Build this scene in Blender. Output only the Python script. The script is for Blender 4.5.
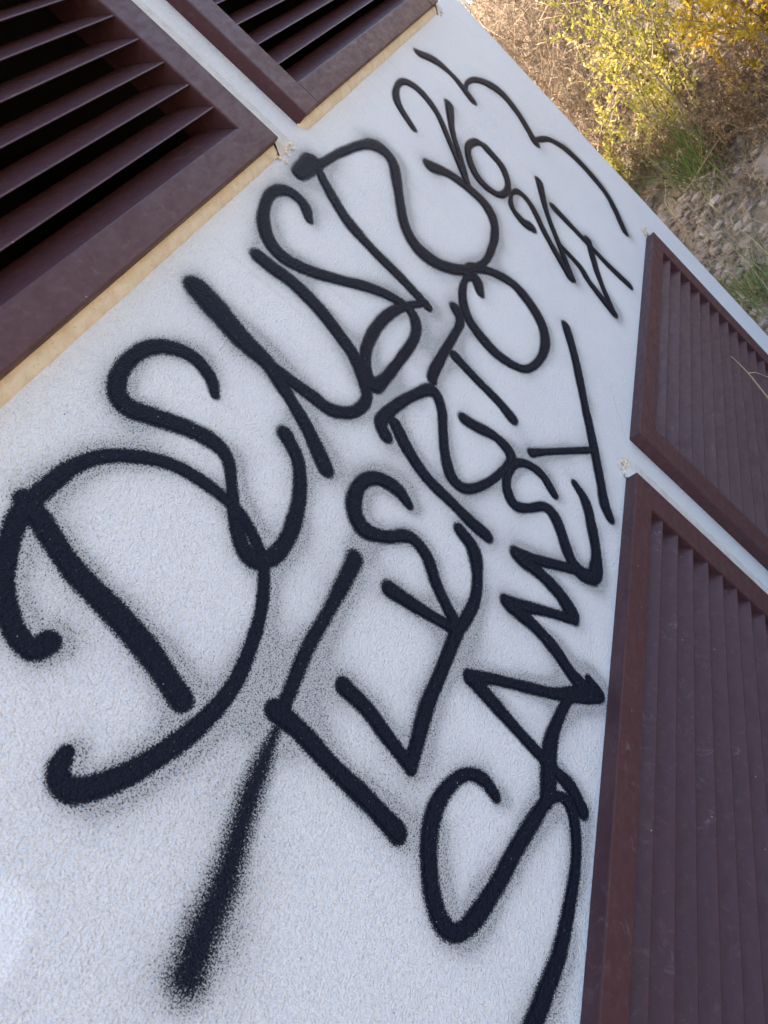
import bpy, bmesh, math, random
import numpy as np
from mathutils import Matrix, Vector, noise as mnoise

random.seed(7)
rng = np.random.default_rng(11)
scene = bpy.context.scene
COL = scene.collection
for o in list(bpy.data.objects):
    bpy.data.objects.remove(o)

# ------------------------------------------------------------------ camera
cam = bpy.data.cameras.new("camera")
cam.sensor_width = 36.0
cam.sensor_fit = 'AUTO'
cam.lens = 764.476 / 1024 * 36.0
cam.clip_start = 0.02
cam.clip_end = 2000
cam.dof.use_dof = True
cam.dof.focus_distance = 1.45
cam.dof.aperture_fstop = 11.0
camo = bpy.data.objects.new("camera", cam)
COL.objects.link(camo)
CAM = Vector((-1.38776, -0.76577, 0.82457))
rot = Matrix(((0.27445283, 0.65993125, -0.69940431),
              (-0.60157805, -0.44959087, -0.66028169),
              (-0.75018631, 0.60196246, 0.27360867)))
camo.matrix_world = Matrix.Translation(CAM) @ rot.to_4x4()
scene.camera = camo

# ------------------------------------------------------------------ light
SUN_AZ = math.radians(-29)      # from +Y towards -X: low sun behind the building
SUN_EL = math.radians(36)
world = bpy.data.worlds.new("World")
scene.world = world
world.use_nodes = True
wn = world.node_tree
wn.nodes.clear()
sky = wn.nodes.new('ShaderNodeTexSky')
sky.sky_type = 'NISHITA'
sky.sun_disc = False
sky.sun_elevation = SUN_EL
sky.sun_rotation = SUN_AZ
sky.air_density = 1.0
sky.dust_density = 4.2
sky.ozone_density = 1.0
bg = wn.nodes.new('ShaderNodeBackground')
bg.inputs[1].default_value = 0.15
wo = wn.nodes.new('ShaderNodeOutputWorld')
wn.links.new(sky.outputs[0], bg.inputs[0])
wn.links.new(bg.outputs[0], wo.inputs[0])

sun = bpy.data.lights.new("sun", 'SUN')
sun.energy = 3.4
sun.angle = math.radians(0.53)
sun.color = (1.0, 0.86, 0.66)
suno = bpy.data.objects.new("sun", sun)
COL.objects.link(suno)
sdir = Vector((math.sin(SUN_AZ) * math.cos(SUN_EL), math.cos(SUN_AZ) * math.cos(SUN_EL), math.sin(SUN_EL)))
suno.rotation_euler = sdir.to_track_quat('Z', 'Y').to_euler()
suno.location = sdir * 20

vs = scene.view_settings
vs.view_transform = 'Standard'
vs.look = 'None'
vs.gamma = 1.0
vs.use_curve_mapping = False
vs.exposure = 2.08

# ------------------------------------------------------------------ helpers
def link_mesh(name, verts, faces, mat, parent=None, smooth=False):
    me = bpy.data.meshes.new(name)
    me.from_pydata(verts, [], faces)
    me.materials.append(mat)
    if smooth:
        me.polygons.foreach_set('use_smooth', [True] * len(me.polygons))
    me.update()
    o = bpy.data.objects.new(name, me)
    COL.objects.link(o)
    if parent is not None:
        o.parent = parent
    return o

def from_bm(name, bm, mat, parent=None, smooth=False):
    me = bpy.data.meshes.new(name)
    bmesh.ops.recalc_face_normals(bm, faces=bm.faces)
    bm.to_mesh(me)
    bm.free()
    me.materials.append(mat)
    if smooth:
        me.polygons.foreach_set('use_smooth', [True] * len(me.polygons))
    o = bpy.data.objects.new(name, me)
    COL.objects.link(o)
    if parent is not None:
        o.parent = parent
    return o

def empty(name, loc=(0, 0, 0), parent=None):
    o = bpy.data.objects.new(name, None)
    o.empty_display_size = 0.1
    o.location = loc
    COL.objects.link(o)
    if parent is not None:
        o.parent = parent
    return o

def tag(o, label=None, cat=None, group=None, kind=None):
    if label: o['label'] = label
    if cat: o['category'] = cat
    if group: o['group'] = group
    if kind: o['kind'] = kind
    return o

def bm_box(bm, x0, x1, y0, y1, z0, z1, bevel=0.0):
    b = bmesh.new()
    r = bmesh.ops.create_cube(b, size=1.0)
    for v in b.verts:
        v.co = Vector((x0 + (v.co.x + .5) * (x1 - x0), y0 + (v.co.y + .5) * (y1 - y0), z0 + (v.co.z + .5) * (z1 - z0)))
    if bevel > 0:
        bmesh.ops.bevel(b, geom=b.edges[:], offset=bevel, segments=2, affect='EDGES', profile=0.6)
    me = bpy.data.meshes.new('tmp')
    b.to_mesh(me)
    b.free()
    bm.from_mesh(me)
    bpy.data.meshes.remove(me)

class N:
    """small node-tree helper"""
    def __init__(self, name):
        self.m = bpy.data.materials.new(name)
        self.m.use_nodes = True
        self.t = self.m.node_tree
        self.t.nodes.clear()
        self.out = self.t.nodes.new('ShaderNodeOutputMaterial')
        self.b = self.t.nodes.new('ShaderNodeBsdfPrincipled')
        self.t.links.new(self.b.outputs[0], self.out.inputs[0])
    def new(self, typ, **kw):
        n = self.t.nodes.new(typ)
        for k, v in kw.items():
            setattr(n, k, v)
        return n
    def link(self, a, b):
        self.t.links.new(a, b)
    def val(self, sock, v):
        if hasattr(v, 'default_value') or hasattr(v, 'is_linked'):
            self.link(v, sock)
        else:
            sock.default_value = v
    def math(self, op, a, b=0.0, c=0.0, clamp=False):
        n = self.new('ShaderNodeMath', operation=op)
        n.use_clamp = clamp
        self.val(n.inputs[0], a); self.val(n.inputs[1], b); self.val(n.inputs[2], c)
        return n.outputs[0]
    def noise(self, vec, scale, detail=2.0, rough=0.5, dist=0.0):
        n = self.new('ShaderNodeTexNoise')
        self.link(vec, n.inputs['Vector'])
        n.inputs['Scale'].default_value = scale
        n.inputs['Detail'].default_value = detail
        n.inputs['Roughness'].default_value = rough
        n.inputs['Distortion'].default_value = dist
        return n.outputs[0]
    def ramp(self, x, lo, hi, a=0.0, b=1.0, smooth=True):
        n = self.new('ShaderNodeMapRange')
        if smooth: n.interpolation_type = 'SMOOTHSTEP'
        n.clamp = True
        self.val(n.inputs[0], x)
        n.inputs[1].default_value = lo; n.inputs[2].default_value = hi
        n.inputs[3].default_value = a; n.inputs[4].default_value = b
        return n.outputs[0]
    def mix(self, f, a, b):
        n = self.new('ShaderNodeMix', data_type='RGBA')
        self.val(n.inputs[0], f)
        for s, v in ((n.inputs[6], a), (n.inputs[7], b)):
            if isinstance(v, tuple): s.default_value = (*v, 1.0)
            else: self.link(v, s)
        return n.outputs[2]
    def coord(self):
        return self.new('ShaderNodeTexCoord').outputs['Object']
    def bump(self, h, strength, dist, normal=None):
        n = self.new('ShaderNodeBump')
        n.inputs['Strength'].default_value = strength
        n.inputs['Distance'].default_value = dist
        self.link(h, n.inputs['Height'])
        if normal is not None: self.link(normal, n.inputs['Normal'])
        return n.outputs[0]
    def set(self, **kw):
        names = {'color': 'Base Color', 'rough': 'Roughness', 'normal': 'Normal', 'spec': 'Specular IOR Level', 'metal': 'Metallic'}
        for k, v in kw.items():
            s = self.b.inputs[names[k]]
            if isinstance(v, tuple): s.default_value = (*v, 1.0)
            else: self.val(s, v)

# ------------------------------------------------------------------ materials
PAINT = (0.0062, 0.0092, 0.021)
def stucco_material(name, mode):
    """mode: 'wall' reads painted density from the 'spray' attribute, 'letter' is solid paint with bare pits"""
    n = N(name)
    co = n.coord()
    g1 = n.noise(co, 340.0, 2.0, 0.55)          # sprayed grain
    g2 = n.noise(co, 150.0, 3.0, 0.55, 0.2)      # lumps
    g3 = n.noise(co, 14.0, 3.0, 0.5)             # trowel waviness
    hgt = n.math('ADD', n.math('MULTIPLY', g1, 0.75), n.math('MULTIPLY', g2, 0.6))
    # paint cover
    fine = n.noise(co, 620.0, 1.0, 0.5)
    gr = n.math('ADD', n.math('MULTIPLY', n.math('SUBTRACT', g1, 0.5), 0.9), n.math('MULTIPLY', n.math('SUBTRACT', fine, 0.5), 1.3))
    if mode == 'wall':
        at = n.new('ShaderNodeAttribute', attribute_name='spray')
        dens = at.outputs['Fac']
        # grain matters most in the thin mist, less at the wet edge of a stroke
        gr = n.math('MULTIPLY', gr, n.ramp(dens, 0.45, 0.85, 1.0, 0.55))
        cover = n.ramp(n.math('ADD', dens, gr), 0.36, 0.72)
        cover = n.math('MULTIPLY', cover, n.ramp(dens, 0.01, 0.09))
        haze_ = n.math('MULTIPLY', n.ramp(dens, 0.02, 0.75), 0.52)     # very fine mist between the grains
        cover = n.math('MAXIMUM', cover, haze_)
    else:
        cover = n.ramp(n.math('ADD', 1.02, gr), 0.42, 0.66)
    # base coat with stains and pin-holes
    big = n.noise(co, 2.3, 4.0, 0.55)
    mid = n.noise(co, 24.0, 4.0, 0.6)
    base = n.mix(n.ramp(big, 0.3, 0.7), (0.74, 0.745, 0.75), (0.80, 0.80, 0.795))
    base = n.mix(n.ramp(mid, 0.55, 0.8, 0, 0.25), base, (0.66, 0.65, 0.62))
    base = n.mix(n.ramp(g1, 0.30, 0.42, 0.30, 0.0), base, (0.50, 0.49, 0.47))
    vor = n.new('ShaderNodeTexVoronoi')
    n.link(co, vor.inputs['Vector']); vor.inputs['Scale'].default_value = 42.0
    vcol = n.new('ShaderNodeSeparateColor'); n.link(vor.outputs['Color'], vcol.inputs[0])
    dot = n.math('MULTIPLY', n.ramp(vor.outputs['Distance'], 0.035, 0.06, 1, 0), n.ramp(vcol.outputs[0], 0.80, 0.82))
    base = n.mix(n.math('MULTIPLY', dot, 0.75), base, (0.10, 0.09, 0.08))
    rough = 0.62
    if mode == 'wall':
        # glossier repainted patch at the near end
        sep = n.new('ShaderNodeSeparateXYZ'); n.link(co, sep.inputs[0])
        dx = n.math('DIVIDE', n.math('SUBTRACT', sep.outputs[0], -1.285), 0.066)
        dz = n.math('DIVIDE', n.math('SUBTRACT', sep.outputs[2], 0.690), 0.036)
        rr = n.math('ADD', n.math('MULTIPLY', dx, dx), n.math('MULTIPLY', dz, dz))
        patch = n.ramp(n.math('ADD', rr, n.math('MULTIPLY', n.math('SUBTRACT', mid, 0.5), 1.6)), 0.7, 1.3, 1, 0)
        base = n.mix(patch, base, (0.88, 0.89, 0.90))
        rough = n.ramp(patch, 0, 1, 0.50, 0.16)
    if mode == 'wall':
        # one hairline crack running from the corner of the lower far vent, and faint rain streaks
        wx = n.math('MULTIPLY', n.math('SUBTRACT', mid, 0.5), 0.05)
        line = n.math('ABSOLUTE', n.math('ADD', n.math('SUBTRACT', sep.outputs[2], n.math('MULTIPLY_ADD', sep.outputs[0], 0.45, -0.048)), wx))
        span = n.math('MULTIPLY', n.ramp(sep.outputs[0], 0.13, 0.15), n.ramp(sep.outputs[0], 0.24, 0.30, 1, 0))
        base = n.mix(n.math('MULTIPLY', n.math('MULTIPLY', n.ramp(line, 0.0008, 0.0022, 1, 0), span), 0.32), base, (0.25, 0.23, 0.20))
        st = n.new('ShaderNodeMapping'); n.link(co, st.inputs[0]); st.inputs['Scale'].default_value = (26.0, 1.0, 2.2)
        streak = n.noise(st.outputs[0], 1.0, 4.0, 0.6)
        base = n.mix(n.math('MULTIPLY', n.ramp(streak, 0.56, 0.74), n.ramp(sep.outputs[2], 0.45, 1.0, 0.0, 0.30)), base, (0.52, 0.50, 0.45))
    col = n.mix(cover, base, PAINT)
    n.set(color=col)
    if isinstance(rough, float):
        n.set(rough=n.ramp(cover, 0, 1, rough, 0.50))
    else:
        n.set(rough=n.math('MULTIPLY_ADD', cover, -0.18, rough))
    n.set(spec=n.ramp(cover, 0, 1, 0.5, 0.14))
    b1 = n.bump(hgt, 1.0, 0.0066)
    b2 = n.bump(g3, 0.25, 0.01, b1)
    n.set(normal=b2)
    return n.m

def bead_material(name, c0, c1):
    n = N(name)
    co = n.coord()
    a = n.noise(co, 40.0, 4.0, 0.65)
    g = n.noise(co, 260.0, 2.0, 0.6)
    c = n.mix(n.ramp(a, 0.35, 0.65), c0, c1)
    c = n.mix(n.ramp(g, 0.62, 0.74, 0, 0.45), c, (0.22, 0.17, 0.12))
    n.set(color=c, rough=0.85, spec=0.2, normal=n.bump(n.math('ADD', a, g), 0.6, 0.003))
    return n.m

def metal_paint_material(name, base, rough=0.36, spec=0.21):
    n = N(name)
    oi = n.new('ShaderNodeObjectInfo')
    va = n.new('ShaderNodeVectorMath', operation='MULTIPLY_ADD')
    cb = n.new('ShaderNodeCombineXYZ')
    for q in range(3): n.link(oi.outputs['Random'], cb.inputs[q])
    n.link(cb.outputs[0], va.inputs[0]); va.inputs[1].default_value = (37.0, 61.0, 83.0)
    n.link(n.coord(), va.inputs[2])
    co = va.outputs[0]
    big = n.noise(co, 5.0, 4.0, 0.6)
    sc = n.new('ShaderNodeMapping'); n.link(co, sc.inputs[0]); sc.inputs['Scale'].default_value = (10.0, 22.0, 22.0)
    streak = n.noise(sc.outputs[0], 3.0, 5.0, 0.65, 0.6)
    chalk = n.noise(co, 38.0, 5.0, 0.7, 1.2)
    chm = n.math('MULTIPLY', n.ramp(chalk, 0.54, 0.74), n.ramp(big, 0.50, 0.64))
    dk = tuple(v * 0.88 for v in base)
    c = n.mix(n.ramp(streak, 0.35, 0.7), base, dk)
    c = n.mix(n.math('MULTIPLY', chm, 0.30), c, (0.30, 0.26, 0.26))
    grime = n.noise(co, 11.0, 5.0, 0.7, 0.5)
    c = n.mix(n.ramp(grime, 0.60, 0.78, 0, 0.55), c, (0.035, 0.026, 0.024))
    vor = n.new('ShaderNodeTexVoronoi')
    n.link(co, vor.inputs['Vector']); vor.inputs['Scale'].default_value = 30.0
    vc = n.new('ShaderNodeSeparateColor'); n.link(vor.outputs['Color'], vc.inputs[0])
    speck = n.math('MULTIPLY', n.ramp(vor.outputs['Distance'], 0.035, 0.055, 1, 0), n.ramp(vc.outputs[0], 0.70, 0.72))
    c = n.mix(n.math('MULTIPLY', speck, 0.7), c, (0.32, 0.26, 0.22))
    sc2 = n.new('ShaderNodeMapping'); n.link(co, sc2.inputs[0]); sc2.inputs['Scale'].default_value = (30.0, 160.0, 60.0)
    sc2.inputs['Rotation'].default_value = (0.0, 0.5, 0.0)
    scr = n.noise(sc2.outputs[0], 1.0, 3.0, 0.6, 0.4)
    c = n.mix(n.math('MULTIPLY', n.ramp(scr, 0.68, 0.74), 0.5), c, (0.04, 0.028, 0.03))
    dust = n.noise(co, 70.0, 6.0, 0.75, 0.3)
    c = n.mix(n.ramp(dust, 0.5, 0.8, 0, 0.18), c, (0.24, 0.19, 0.17))
    fine = n.noise(co, 500.0, 2.0, 0.5)
    n.set(color=c, rough=n.ramp(streak, 0.3, 0.7, rough - 0.05, rough + 0.14), spec=spec,
          normal=n.bump(n.math('ADD', n.math('MULTIPLY', big, 4.0), n.math('MULTIPLY', fine, 0.12)), 0.22, 0.0016))
    return n.m

def plain(name, c, rough=0.8):
    n = N(name)
    co = n.coord()
    v = n.noise(co, 30.0, 3.0, 0.6)
    n.set(color=n.mix(v, tuple(x * 0.75 for x in c), tuple(min(1, x * 1.2) for x in c)), rough=rough)
    return n.m

def leaf_material(name, c0, c1, c2, trans=0.35, rough=0.55):
    n = N(name)
    at = n.new('ShaderNodeAttribute', attribute_name='tint')
    f = at.outputs['Fac']
    c = n.mix(n.ramp(f, 0.0, 0.5), c0, c1)
    c = n.mix(n.ramp(f, 0.5, 1.0), c, c2)
    n.set(color=c, rough=rough, spec=0.35)
    tr = n.new('ShaderNodeBsdfTranslucent')
    n.link(c, tr.inputs[0])
    ms = n.new('ShaderNodeMixShader')
    ms.inputs[0].default_value = trans
    n.link(n.b.outputs[0], ms.inputs[1]); n.link(tr.outputs[0], ms.inputs[2])
    n.link(ms.outputs[0], n.out.inputs[0])
    return n.m

def soil_material():
    n = N('soil')
    co = n.coord()
    a = n.noise(co, 2.2, 5.0, 0.6)
    b = n.noise(co, 28.0, 6.0, 0.7)
    d = n.noise(co, 150.0, 3.0, 0.7)
    c = n.mix(n.ramp(a, 0.3, 0.7), (0.28, 0.215, 0.155), (0.37, 0.30, 0.225))
    c = n.mix(n.ramp(b, 0.45, 0.75), c, (0.18, 0.135, 0.10))
    c = n.mix(n.ramp(d, 0.55, 0.75, 0, .6), c, (0.42, 0.36, 0.29))
    n.set(color=c, rough=0.95, spec=0.15, normal=n.bump(n.math('ADD', b, n.math('MULTIPLY', d, 0.4)), 0.8, 0.03))
    return n.m

def stone_material():
    n = N('stone')
    at = n.new('ShaderNodeAttribute', attribute_name='tint')
    co = n.coord()
    b = n.noise(co, 60.0, 5.0, 0.65)
    c = n.mix(at.outputs['Fac'], (0.22, 0.165, 0.125), (0.43, 0.35, 0.285))
    c = n.mix(n.ramp(b, 0.45, 0.75, 0, .6), c, (0.20, 0.16, 0.125))
    n.set(color=c, rough=0.9, spec=0.2, normal=n.bump(b, 0.7, 0.012))
    return n.m

M_WALL = stucco_material('painted_stucco', 'wall')
M_LETTER = stucco_material('spray_paint', 'letter')
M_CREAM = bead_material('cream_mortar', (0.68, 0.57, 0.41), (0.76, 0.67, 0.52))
M_GREY = bead_material('grey_mortar', (0.62, 0.60, 0.55), (0.52, 0.50, 0.45))
M_FRAME = metal_paint_material('maroon_paint', (0.080, 0.034, 0.036), 0.44)
M_SLAT = metal_paint_material('maroon_slat_paint', (0.074, 0.030, 0.034), 0.36, 0.24)
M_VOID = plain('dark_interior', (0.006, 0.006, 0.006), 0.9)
M_ROOF = plain('roof_concrete', (0.35, 0.34, 0.32), 0.9)
M_SOIL = soil_material()
M_STONE = stone_material()
M_SHEET = plain('white_sheet_metal', (0.72, 0.74, 0.70), 0.45)
M_LIME = leaf_material('lime_leaf', (0.27, 0.28, 0.035), (0.48, 0.43, 0.07), (0.74, 0.62, 0.28), 0.42)
M_YELLOW = leaf_material('yellow_leaf', (0.26, 0.25, 0.03), (0.52, 0.36, 0.03), (0.68, 0.46, 0.05), 0.42)
M_BROWN = leaf_material('dry_leaf', (0.14, 0.085, 0.045), (0.27, 0.17, 0.09), (0.42, 0.29, 0.16), 0.2, 0.8)
M_TWIG = leaf_material('dry_twig', (0.16, 0.11, 0.075), (0.30, 0.22, 0.15), (0.45, 0.35, 0.25), 0.0, 0.85)
M_GRASS = leaf_material('green_grass', (0.07, 0.12, 0.03), (0.14, 0.20, 0.05), (0.30, 0.30, 0.10), 0.3)
M_STRAW = leaf_material('straw', (0.30, 0.23, 0.12), (0.44, 0.35, 0.19), (0.58, 0.48, 0.30), 0.2, 0.7)

STROKES = [
    ('d', 1, 1.0, [(-912,897,12.6),(-922,872,13.6),(-948,815,14.3),(-962,759,15.1),(-979,701,15.1),(-1005,642,15.1)]),
    ('d', 1, 1.0, [(-1030,788,12.7),(-1046,797,12.7),(-1040,820,11.8),(-1020,844,11.1),(-999,862,11.1),(-977,873,11.2),(-953,884,11.4),(-924,891,11.9),(-883,889,11.1),(-842,883,10.3),(-805,866,9.8),(-772,833,10.1),(-751,796,10.3),(-744,758,10.7),(-744,716,10.1),(-752,686,10.0),(-769,658,9.7),(-786,637,9.2),(-807,625,8.6),(-842,611,8.8),(-885,601,8.9),(-953,596,10.0),(-1014,609,10.9),(-1068,633,11.7),(-1107,657,12.5),(-1134,682,12.8),(-1140,699,12.1),(-1130,712,10.9),(-1113,714,8.5)]),
    ('e', 1, 1.0, [(-606,808,7.5),(-584,828,11.2),(-574,863,13.2),(-591,897,12.2),(-624,916,11.5),(-671,919,11.4),(-708,906,13.0),(-720,883,15.7),(-707,852,14.0),(-687,810,13.7),(-678,773,13.6),(-687,744,10.8),(-721,720,9.0),(-758,696,10.4),(-788,670,12.3),(-796,649,13.3),(-785,634,12.6),(-760,623,12.5),(-716,622,12.1),(-657,635,11.9),(-606,661,11.9),(-579,697,13.9)]),
    ('n', 1, 1.0, [(-452,922,22.7),(-462,881,23.9),(-477,825,20.7),(-482,777,17.3),(-502,737,14.4),(-513,717,13.1),(-541,671,13.8),(-583,619,15.5)]),
    ('n', 1, 1.0, [(-478,817,11.6),(-482,777,15.2),(-479,734,15.3),(-475,691,16.6),(-471,656,15.1),(-440,623,12.7),(-394,613,12.3),(-362,630,15.3),(-326,664,17.3),(-309,698,18.6),(-287,758,19.0),(-279,819,19.0),(-285,859,20.0),(-287,887,18.5)]),
    ('s', 1, 0.8, [(-95,866,10.9),(-65,894,17.1),(-71,928,17.2),(-112,944,11.8),(-171,933,12.8),(-221,905,16.7),(-242,865,19.6),(-222,815,16.4),(-176,759,14.4),(-123,700,15.8),(-93,643,15.6),(-99,605,16.3),(-150,586,12.4),(-241,592,11.8),(-319,602,12.8),(-350,615,19.6),(-331,638,14.8),(-278,656,13.2),(-194,657,12.6),(-109,638,11.7),(-26,595,8.8)]),
    ('r', 1, 0.8, [(4,935,17.9),(40,933,22.8),(77,932,23.7),(99,919,11.4),(185,907,11.5),(288,884,13.7),(337,853,25.2),(328,812,20.3),(248,768,15.9),(158,720,16.8),(121,681,23.1),(115,646,25.9),(135,600,20.9),(186,555,16.2),(259,522,11.4),(346,511,11.5),(461,523,16.0),(527,567,24.1),(527,637,24.0),(501,697,19.8),(459,740,23.2)]),
    ('r', 1, 0.6, [(73,918,13.2),(42,882,15.6),(0,814,18.6),(-17,741,17.5),(-23,668,17.7),(-35,592,15.9)]),
    ('o', 0.9, 0.7, [(162,496,13.6),(198,521,22.2),(165,540,9.9),(100,532,13.2),(43,500,18.0),(17,438,19.6),(19,386,17.1),(53,329,11.2),(138,299,11.9),(227,302,18.1),(286,344,24.1),(312,420,21.5),(276,491,15.6),(227,535,17.1),(182,545,10.9)]),
    ('bar', 1, 0.8, [(36,533,19.4),(11,514,13.7),(-33,513,10.6),(-115,519,12.1),(-196,523,13.9),(-220,520,13.7)]),
    ('stick', 0.8, 0.6, [(-105,494,17.1),(-115,432,15.3),(-121,373,15.5),(-133,331,17.7)]),
    ('k', 0.9, 0.7, [(-433,556,15.8),(-413,574,14.3),(-353,562,12.7),(-286,536,11.9),(-245,510,16.2),(-269,482,13.9),(-314,464,12.3),(-364,444,12.7),(-405,415,15.9),(-401,381,12.5),(-351,345,9.8),(-281,316,10.3),(-248,308,14.3),(-227,320,18.1),(-223,359,14.5),(-240,404,16.2),(-247,431,16.6)]),
    ('k', 0.9, 0.8, [(-393,550,16.0),(-424,510,16.2),(-448,460,14.9),(-456,400,14.9),(-463,355,16.1),(-464,317,16.0)]),
    ('hook', 0.8, 0.7, [(-236,192,13.2),(-214,230,14.7),(-222,272,12.1),(-252,299,10.4),(-304,306,11.5),(-336,293,15.3),(-346,273,14.0),(-326,244,10.5),(-291,210,12.5),(-292,181,18.1),(-320,156,16.9),(-359,128,17.2),(-373,97,19.9),(-360,67,17.5),(-337,59,19.1),(-304,61,16.4),(-257,75,16.6),(-184,107,17.1),(-159,143,12.3)]),
    ('zig', 0.9, 1.0, [(-362,67,18.0),(-377,111,11.7),(-425,198,12.0),(-448,246,13.2),(-451,238,18.0),(-451,186,15.6),(-460,138,16.9),(-480,105,18.8),(-490,100,9.8),(-495,112,10.5),(-520,167,10.0),(-544,213,11.8),(-559,247,11.6),(-562,240,16.1),(-565,183,14.0),(-577,132,14.9),(-597,91,14.9),(-605,61,17.1)]),
    ('a', 0.9, 1.0, [(-598,20,9.7),(-602,42,17.3),(-630,75,14.5),(-656,115,10.9),(-684,178,10.1),(-710,238,9.7),(-734,281,11.8),(-737,274,14.5),(-749,228,12.4),(-763,175,11.4),(-774,129,11.4),(-782,92,11.3),(-789,60,13.4),(-810,33,15.2)]),
    ('a', 0.9, 0.8, [(-583,47,9.8),(-595,16,10.2),(-619,40,8.2),(-641,80,9.4),(-660,92,10.3),(-712,107,11.8),(-751,112,14.9),(-785,108,17.3),(-812,105,15.7),(-833,105,13.1)]),
    ('sbig', 1.1, 1.0, [(-876,196,10.1),(-866,221,11.4),(-874,251,9.5),(-902,273,10.5),(-937,286,12.9),(-972,287,13.9),(-1006,278,14.2),(-1041,260,14.0),(-1062,238,13.8),(-1061,214,11.3),(-1035,193,12.9),(-983,168,13.0),(-923,145,13.0),(-862,118,11.9),(-833,103,9.5),(-814,80,8.8),(-816,58,12.6),(-843,43,12.1),(-887,35,10.8),(-944,38,11.6),(-1011,47,12.9),(-1060,62,13.9),(-1106,78,14.4),(-1153,98,14.3)]),
    ('t', 0.8, 0.7, [(350,250,18.4),(257,204,17.2),(129,155,16.1),(15,111,17.3),(-93,72,16.5),(-142,55,19.1),(-166,37,16.2)]),
    ('t', 0.9, 0.8, [(-182,267,12.1),(-139,229,9.1),(-8,108,9.8)]),
    ('eps', 1, 1.0, [(-528,473,9.9),(-517,504,15.4),(-530,543,13.5),(-566,561,12.3),(-610,554,15.0),(-632,527,15.6),(-617,490,11.4),(-585,453,12.0),(-593,415,13.0),(-627,384,12.5),(-652,354,12.5),(-670,329,14.7)]),
    ('eps', 0.9, 0.8, [(-497,370,13.4),(-513,336,15.6),(-557,315,12.1),(-603,308,11.1),(-652,316,11.4),(-682,326,10.7)]),
    ('v', 0.9, 1.0, [(-695,454,14.9),(-690,402,12.3),(-683,352,10.5),(-678,327,9.4)]),
    ('v', 0.9, 0.9, [(-680,325,12.6),(-760,333,11.9),(-821,340,12.4),(-870,340,12.4),(-915,339,10.6)]),
    ('v', 0.9, 1.0, [(-873,466,13.9),(-881,424,11.9),(-897,385,11.2),(-913,340,11.2)]),
    ('f', 1.5, 1.0, [(-688,521,14.4),(-715,521,14.0),(-793,526,10.4),(-857,532,10.6),(-910,531,11.0),(-941,530,10.7)]),
    ('f', 0.9, 1.1, [(-954,538,14.3),(-958,499,13.3),(-973,442,12.8),(-984,385,13.6),(-997,333,15.1)]),
    ('f', 2.2, 1.2, [(-971,527,6.2),(-1015,526,9.6),(-1055,524,11.1),(-1100,518,12.4),(-1146,512,14.1),(-1187,512,15.5),(-1226,510,16.0)]),
    ('cloud', 0.8, 0.35, [(946,939,16.7),(1007,887,20.9),(1023,829,17.1),(1014,787,21.0),(998,747,20.6)]),
    ('cloud', 0.8, 0.5, [(1003,776,9.4),(1082,785,8.5),(1169,759,15.2),(1237,690,27.3),(1223,611,24.2),(1174,543,21.8),(1149,516,24.9)]),
    ('cloud', 0.8, 0.7, [(1177,513,11.7),(1273,471,14.6),(1334,386,24.5),(1338,274,25.5),(1302,185,22.8),(1184,100,19.7)]),
    ('two', 0.8, 0.4, [(549,825,13.5),(593,890,15.7),(662,917,9.1),(724,912,13.0),(755,870,21.3),(732,802,15.1),(651,731,12.9),(549,643,15.2)]),
    ('two', 0.8, 0.5, [(842,791,17.9),(724,745,12.6),(632,690,13.4),(549,643,13.0)]),
    ('ring', 0.8, 0.5, [(810,639,19.7),(793,672,14.1),(715,685,12.3),(642,650,18.3),(614,603,20.1),(643,549,12.5),(724,537,12.3),(796,577,20.0),(810,639,23.0)]),
    ('cee', 0.8, 0.5, [(640,432,22.6),(625,459,20.8),(644,504,13.5),(709,519,6.9),(756,498,15.3),(747,449,17.7),(671,376,16.5),(587,272,20.0)]),
    ('h', 0.8, 0.5, [(931,457,18.8),(797,399,14.0),(687,327,14.6),(592,265,17.2)]),
    ('h', 0.8, 0.5, [(697,329,15.0),(688,247,17.3),(658,202,18.9),(628,104,22.9)]),
    ('y', 0.8, 0.6, [(883,239,17.7),(743,179,15.3),(633,105,16.0)]),
    ('y', 0.8, 0.5, [(865,382,20.6),(860,228,16.8),(857,140,18.7),(867,56,20.5)]),
]
LETTER_LABELS = {
    'd': 'first letter of the big top row, a wide open D curl',
    'e': 'rounded E curl beside the big D',
    'n': 'N with a long straight leg below the vents',
    's': 'hooked S ending in a narrow loop',
    'r': 'R with a round blob at its head',
    'o': 'oval O in the middle of the wall',
    'bar': 'short slanted bar under the oval O',
    'stick': 'thin short stick right of the slanted bar',
    'k': 'angular R in the middle row',
    'hook': 'thin S curve ending in a round blob by the lower vent',
    'zig': 'zigzag M beside the lower vent',
    'a': 'pointed A touching the lower vent',
    'sbig': 'big S at the bottom with a long tail',
    't': 'thin cross shaped T near the gap of the lower vents',
    'eps': 'curled E in the middle row',
    'v': 'V shaped letter with a dotted start',
    'f': 'F with a fuzzy fading tail',
    'cloud': 'thin scalloped line above the small tag',
    'two': 'small looped V of the thin tag',
    'ring': 'small ring shaped o of the thin tag',
    'cee': 'small c of the thin tag',
    'h': 'small h of the thin tag',
    'y': 'small crossed y at the end of the thin tag',
}


# ------------------------------------------------------------------ ground
GZ = -0.85
def h0(x, y):
    s = (x - 2.25) + 0.12 * np.clip(y, -6, 6)
    b = 0.3 * (s + np.sqrt(s * s + 0.06))
    b = np.minimum(b, 2.6 + 0.02 * np.maximum(s, 0)) if np.isscalar(b) is False else min(b, 2.6)
    return GZ + b

def vnoise(x, y, z=0.0):
    return mnoise.noise(Vector((x, y, z)))

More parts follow.
